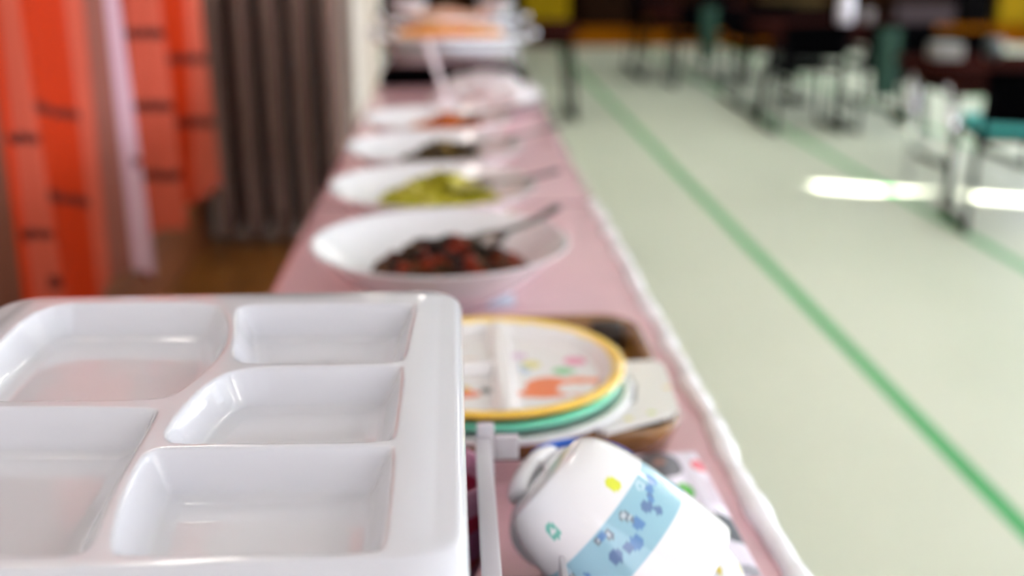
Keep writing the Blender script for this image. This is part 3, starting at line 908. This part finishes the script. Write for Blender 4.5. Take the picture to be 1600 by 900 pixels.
bm = bmesh.new(); bx(bm, hx0 - .002, hx0 + .009, hy1, hy1 + .006, H - .055, H + .012, .002); bx(bm, hx0 + .009, hx0 + .024, hy1, hy1 + .005, H - .012, H + .004, .0015); bmo('corner_tab', bm, M_FROST, t, True)
o = lathe('small_tub', smooth_prof([(.0001, 0), (.014, 0), (.0165, .03), (.0168, .045), (.015, .045), (.012, .004), (.0001, .003)]), mat('grey blue plastic', (176, 184, 200), rough=.3, coat=.5), None, 40, loc=(.0335, .485, .7042))
tag(o, 'grey blue plastic tub inside the clear container', 'tub')

# printed soft pouch lying right of the cups
A, B, D, E = up(965, 728, .704), up(1085, 718, .704), up(1190, 915, .704), up(1010, 925, .704)
def pouch(u, v, s=1):
    p = (A * (1 - u) + B * u) * (1 - v) + (E * (1 - u) + D * u) * v
    e = (min(u, 1 - u, .5) * min(v, 1 - v, .5)) ** .35
    z = .7016 + .009 + s * .009 * min(1, e * 1.8) + (.0018 * math.sin(u * 14 + v * 5) * e if s > 0 else 0)
    return Vector((p.x, p.y, z))
V = []; Fc = []; NU, NV = 90, 110
for s in (1, -1):
    b0 = len(V)
    for j in range(NV + 1):
        for i in range(NU + 1): V.append(pouch(i / NU, j / NV, s))
    for j in range(NV):
        for i in range(NU):
            q = (b0 + j * (NU + 1) + i, b0 + j * (NU + 1) + i + 1, b0 + (j + 1) * (NU + 1) + i + 1, b0 + (j + 1) * (NU + 1) + i)
            Fc.append(q if s < 0 else q[::-1])
o = pyd('printed_pouch', V, Fc, mat('printed cloth', rough=.6, attr=True, coat=.25, coatr=.2))
UV = [(i / NU, j / NV) for _ in range(2) for j in range(NV + 1) for i in range(NU + 1)]
def inq(u, v, cu, cv, hu, hv, rot):
    c, s = math.cos(rot), math.sin(rot); du, dv = u - cu, (v - cv) * 1.4
    return abs(du * c + dv * s) < hu and abs(-du * s + dv * c) < hv
cols = []
for u, v in UV:
    c = (234, 226, 236)
    if blob(u, v, .44, .16, .28, .15) : c = (92, 90, 98)
    if blob(u, v, .46, .14, .08, .04): c = (160, 120, 110)
    if blob(u, v, .93, .17, .10, .06): c = (232, 110, 122)
    if inq(u, v, .97, .42, .12, .16, .1): c = (206, 192, 202)
    if inq(u, v, .90, .70, .11, .13, .15): c = (78, 82, 88)
    if blob(u, v, .62, .42, .09, .07): c = (70, 176, 44)
    if .70 < u < .73: c = (216, 204, 222)
    if blob(u, v, .2, .6, .1, .08): c = (226, 90, 100)
    if inq(u, v, .88, .97, .12, .04, .1): c = (170, 168, 176)
    cols.append(lin(c))
ca = o.data.color_attributes.new('Col', 'FLOAT_COLOR', 'POINT')
buf = np.ones((len(V), 4), dtype=np.float32); buf[:, :3] = np.array(cols); ca.data.foreach_set('color', buf.ravel())
tag(o, 'white printed soft pouch with dark grey, red and green patches right of the cups', 'pouch')

# ------------------------------------------------------------------ low tables and chairs in the hall
def low_chair(loc, rz, label, group, pad=None):
    t = empty('low_chair', loc, label, 'chair', group, rz)
    s = .19; hs = .37
    box('seat', -s, s, -s, s, hs - .02, hs + .012, M_BLACK, t, bev=.01)
    if pad:
        p = box('seat_pad', -s + .004, s - .004, -s + .004, s - .004, hs + .012, hs + .045, pad, t, bev=.012, smooth=True); p['label'] = 'teal seat pad'
    def bk(u, v): return ((u - .5) * 2 * s, -s - .02 - .02 * math.cos((u - .5) * PI) - .03 * v, hs + .06 + .20 * v)
    o = gridmesh('backrest', bk, 12, 5, M_BLACK, t); solid(o, .02, 0)
    for sx in (-1, 1):
        for sy in (-1, 1):
            top_ = hs - .01 if sy > 0 else hs + .18
            tube('leg', [(sx * (s - .015), sy * (s + .01) - (0 if sy > 0 else .035), top_), (sx * (s - .005), sy * (s + .01), hs - .02), (sx * (s + .01), sy * (s + .03), .012)], .012, M_DARKMET, t)
        tube('runner', [(sx * (s + .01), -s - .05, .014), (sx * (s + .01), s + .05, .014)], .014, M_BLACK, t)
    return t
TH = .58
GT = 'low dark tables in the hall'
def low_table(x0, x1, y0, y1, label, leg_m=M_DARKMET, feet=True, slant=.08):
    t = empty('low_table', ((x0 + x1) / 2, (y0 + y1) / 2, 0), label, 'table', GT)
    hx, hy = (x1 - x0) / 2, (y1 - y0) / 2
    box('tabletop', -hx, hx, -hy, hy, TH - .035, TH, M_TOPWOOD, t, bev=.006)
    bm = bmesh.new()
    for s_ in (-1, 1): bx(bm, -hx + .04, hx - .04, s_ * (hy - .06) - .01, s_ * (hy - .06) + .01, TH - .12, TH - .035)
    bmo('apron', bm, M_TOPWOOD, t)
    for sx in (-1, 1):
        for sy in (-1, 1):
            tube('leg', [(sx * (hx - .06), sy * (hy - .12), TH - .035), (sx * (hx - .06 + slant), sy * (hy - .05), .0)], .017, leg_m, t)
        tube('crossbar', [(sx * (hx - .06 + slant * .6), -hy + .08, .22), (sx * (hx - .06 + slant * .6), hy - .08, .22)], .01, leg_m, t)
        if feet: tube('foot_bar', [(sx * (hx - .06 + slant), -hy + .02, .016), (sx * (hx - .06 + slant), hy - .02, .016)], .018, leg_m, t)
    return t
TEAL = mat('teal cushion', (66, 190, 186), rough=.5, noise=.1)
GREEN = mat('dark green cloth', (18, 60, 44), rough=.7, noise=.2, nscale=9)
# nearest table at the right edge of the frame
low_table(2.05, 3.25, 4.45, 5.05, 'low dark brown table with chrome legs at the right, nearest of the hall tables', M_CHROME, False, -.05)

low_chair((2.22, 4.16, 0), math.radians(-14), 'black low chair with teal pad pushed under the nearest right hand table', 'chairs around the hall tables', TEAL)
low_chair((2.90, 4.16, 0), 0, 'black low chair at the right hand end of the nearest table', 'chairs around the hall tables')
low_chair((2.65, 5.45, 0), PI, 'black low chair on the far side of the nearest table', 'chairs around the hall tables')
o = box('tissue_box', -.06, .06, -.06, .06, 0, .07, mat('pale grey card box', (140, 138, 132), rough=.5), None, bev=.006); o.location = (2.2, 4.85, TH); tag(o, 'pale grey box standing at the left end of the nearest low table', 'box')
o = lathe('dark_jar', smooth_prof([(.0001, 0), (.04, 0), (.045, .03), (.04, .08), (.03, .09), (.0001, .09)]), mat('dark green grey jar', (60, 70, 68), rough=.3), None, 32, loc=(2.42, 4.85, TH)); tag(o, 'dark grey jar right of the pale box on the nearest low table', 'jar')
# middle table
low_table(1.95, 2.86, 6.75, 7.4, 'low dark table with a white bottle, middle of three on the right')
for x, y, rz, lab in ((2.08, 6.50, 0, 'black low chair at the near left of the middle hall table'), (2.57, 6.50, 0, 'black low chair at the near right of the middle hall table'),
                      (2.15, 7.62, PI, 'black low chair at the far left of the middle hall table'), (2.62, 7.62, PI, 'black low chair at the far right of the middle hall table')):
    low_chair((x, y, 0), rz, lab, 'chairs around the hall tables')
t = empty('hanging_cloth', (2.49, 6.21, .22), 'dark green cloth hanging over the chair at the near right of the middle hall table', 'cloth', 'dark green cloths hanging on chairs')
o = gridmesh('cloth_sheet', lambda u, v: ((u - .5) * .13, .0 + .006 * math.sin(u * 9), .385 * (1 - v)), 16, 10, GREEN, t); solid(o, .012, 0)
t = empty('hanging_cloth', (1.93, 8.31, .22), 'dark green cloth hanging over a chair of the farthest hall table', 'cloth', 'dark green cloths hanging on chairs')
o = gridmesh('cloth_sheet', lambda u, v: ((u - .5) * .13, .0 + .006 * math.sin(u * 9), .385 * (1 - v)), 16, 10, GREEN, t); solid(o, .012, 0)
t = empty('squeeze_bottle', (2.48, 6.95, TH), 'white bottle standing on the middle hall table', 'bottle')
lathe('bottle_body', smooth_prof([(.0001, 0), (.045, 0), (.05, .01), (.05, .15), (.02, .18), (.018, .19), (.0001, .19)]), mat('white bottle', (236, 232, 240), rough=.3, coat=.5), t, 32)
lathe('cap', [(.0001, .215), (.016, .215), (.019, .19), (.0001, .19)], mat('bottle cap', (210, 206, 214), rough=.4), t, 24)
o = lathe('mug', smooth_prof([(.0001, 0), (.035, 0), (.04, .02), (.04, .085), (.036, .085), (.034, .01), (.0001, .008)]), mat('grey mug', (120, 112, 110), rough=.3, coat=.5), None, 32, loc=(2.62, 6.95, TH)); tag(o, 'small grey mug right of the white bottle on the middle hall table', 'mug')
# far table
low_table(1.55, 2.75, 8.75, 9.4, 'low dark table farthest away, behind and left of the bottle table')
for x, y, rz, lab in ((1.90, 8.60, 0, 'black low chair at the near left of the farthest hall table'), (2.40, 8.60, 0, 'black low chair at the near middle of the farthest hall table'),
                      (1.75, 9.62, PI, 'black low chair at the far left of the farthest hall table'), (2.35, 9.62, PI, 'black low chair at the far right of the farthest hall table')):
    low_chair((x, y, 0), rz, lab, 'chairs around the hall tables')
# table behind the end of the buffet
low_table(-.25, .78, 6.75, 7.4, 'low dark table standing behind the far end of the buffet', slant=.04)
# things along the stage
def crate(x0, x1, y0, y1, z0, z1, col, label, cat='box'):
    t = empty('storage_box', ((x0 + x1) / 2, (y0 + y1) / 2, z0), label, cat, 'boxes and cabinets on the wooden stage')
    hx, hy, h = (x1 - x0) / 2, (y1 - y0) / 2, z1 - z0
    m = mat('box %d %d %d' % col, tuple(v * .8 for v in col), rough=.8, noise=.15, nscale=6, spec=0)
    box('box_body', -hx, hx, -hy, hy, 0, h * .86, m, t, bev=.008)
    box('lid', -hx - .01, hx + .01, -hy - .01, hy + .01, h * .86, h, m, t, bev=.008)
    return t
def zx(px, Y=11.95): return (px - 705) * (Y * math.cos(PITCH) + .25) / F
ST = .2
crate(zx(815), zx(885), 11.8, 12.1, ST, .62, (176, 142, 20), 'yellow box on the stage, farthest left of the boxes in view')
crate(zx(905), zx(985), 11.85, 12.1, ST, .55, (44, 26, 16), 'dark brown box on the stage right of the left yellow box')
crate(zx(1000), zx(1090), 11.85, 12.1, ST, .40, (110, 66, 24), 'low brown box on the stage behind the farthest table')
crate(zx(1190), zx(1290), 11.85, 12.1, ST, .50, (92, 74, 46), 'olive brown box on the stage behind the bottle')
crate(zx(1405), zx(1500), 11.85, 12.1, ST, .42, (86, 74, 76), 'grey brown low box on the stage right of the middle table')
crate(zx(1512), zx(1556), 11.8, 12.1, ST, .60, (16, 14, 14), 'black box on the stage left of the right yellow box')
crate(zx(1568), zx(1640), 11.8, 12.1, ST, .55, (184, 146, 26), 'yellow box on the stage at the right edge')
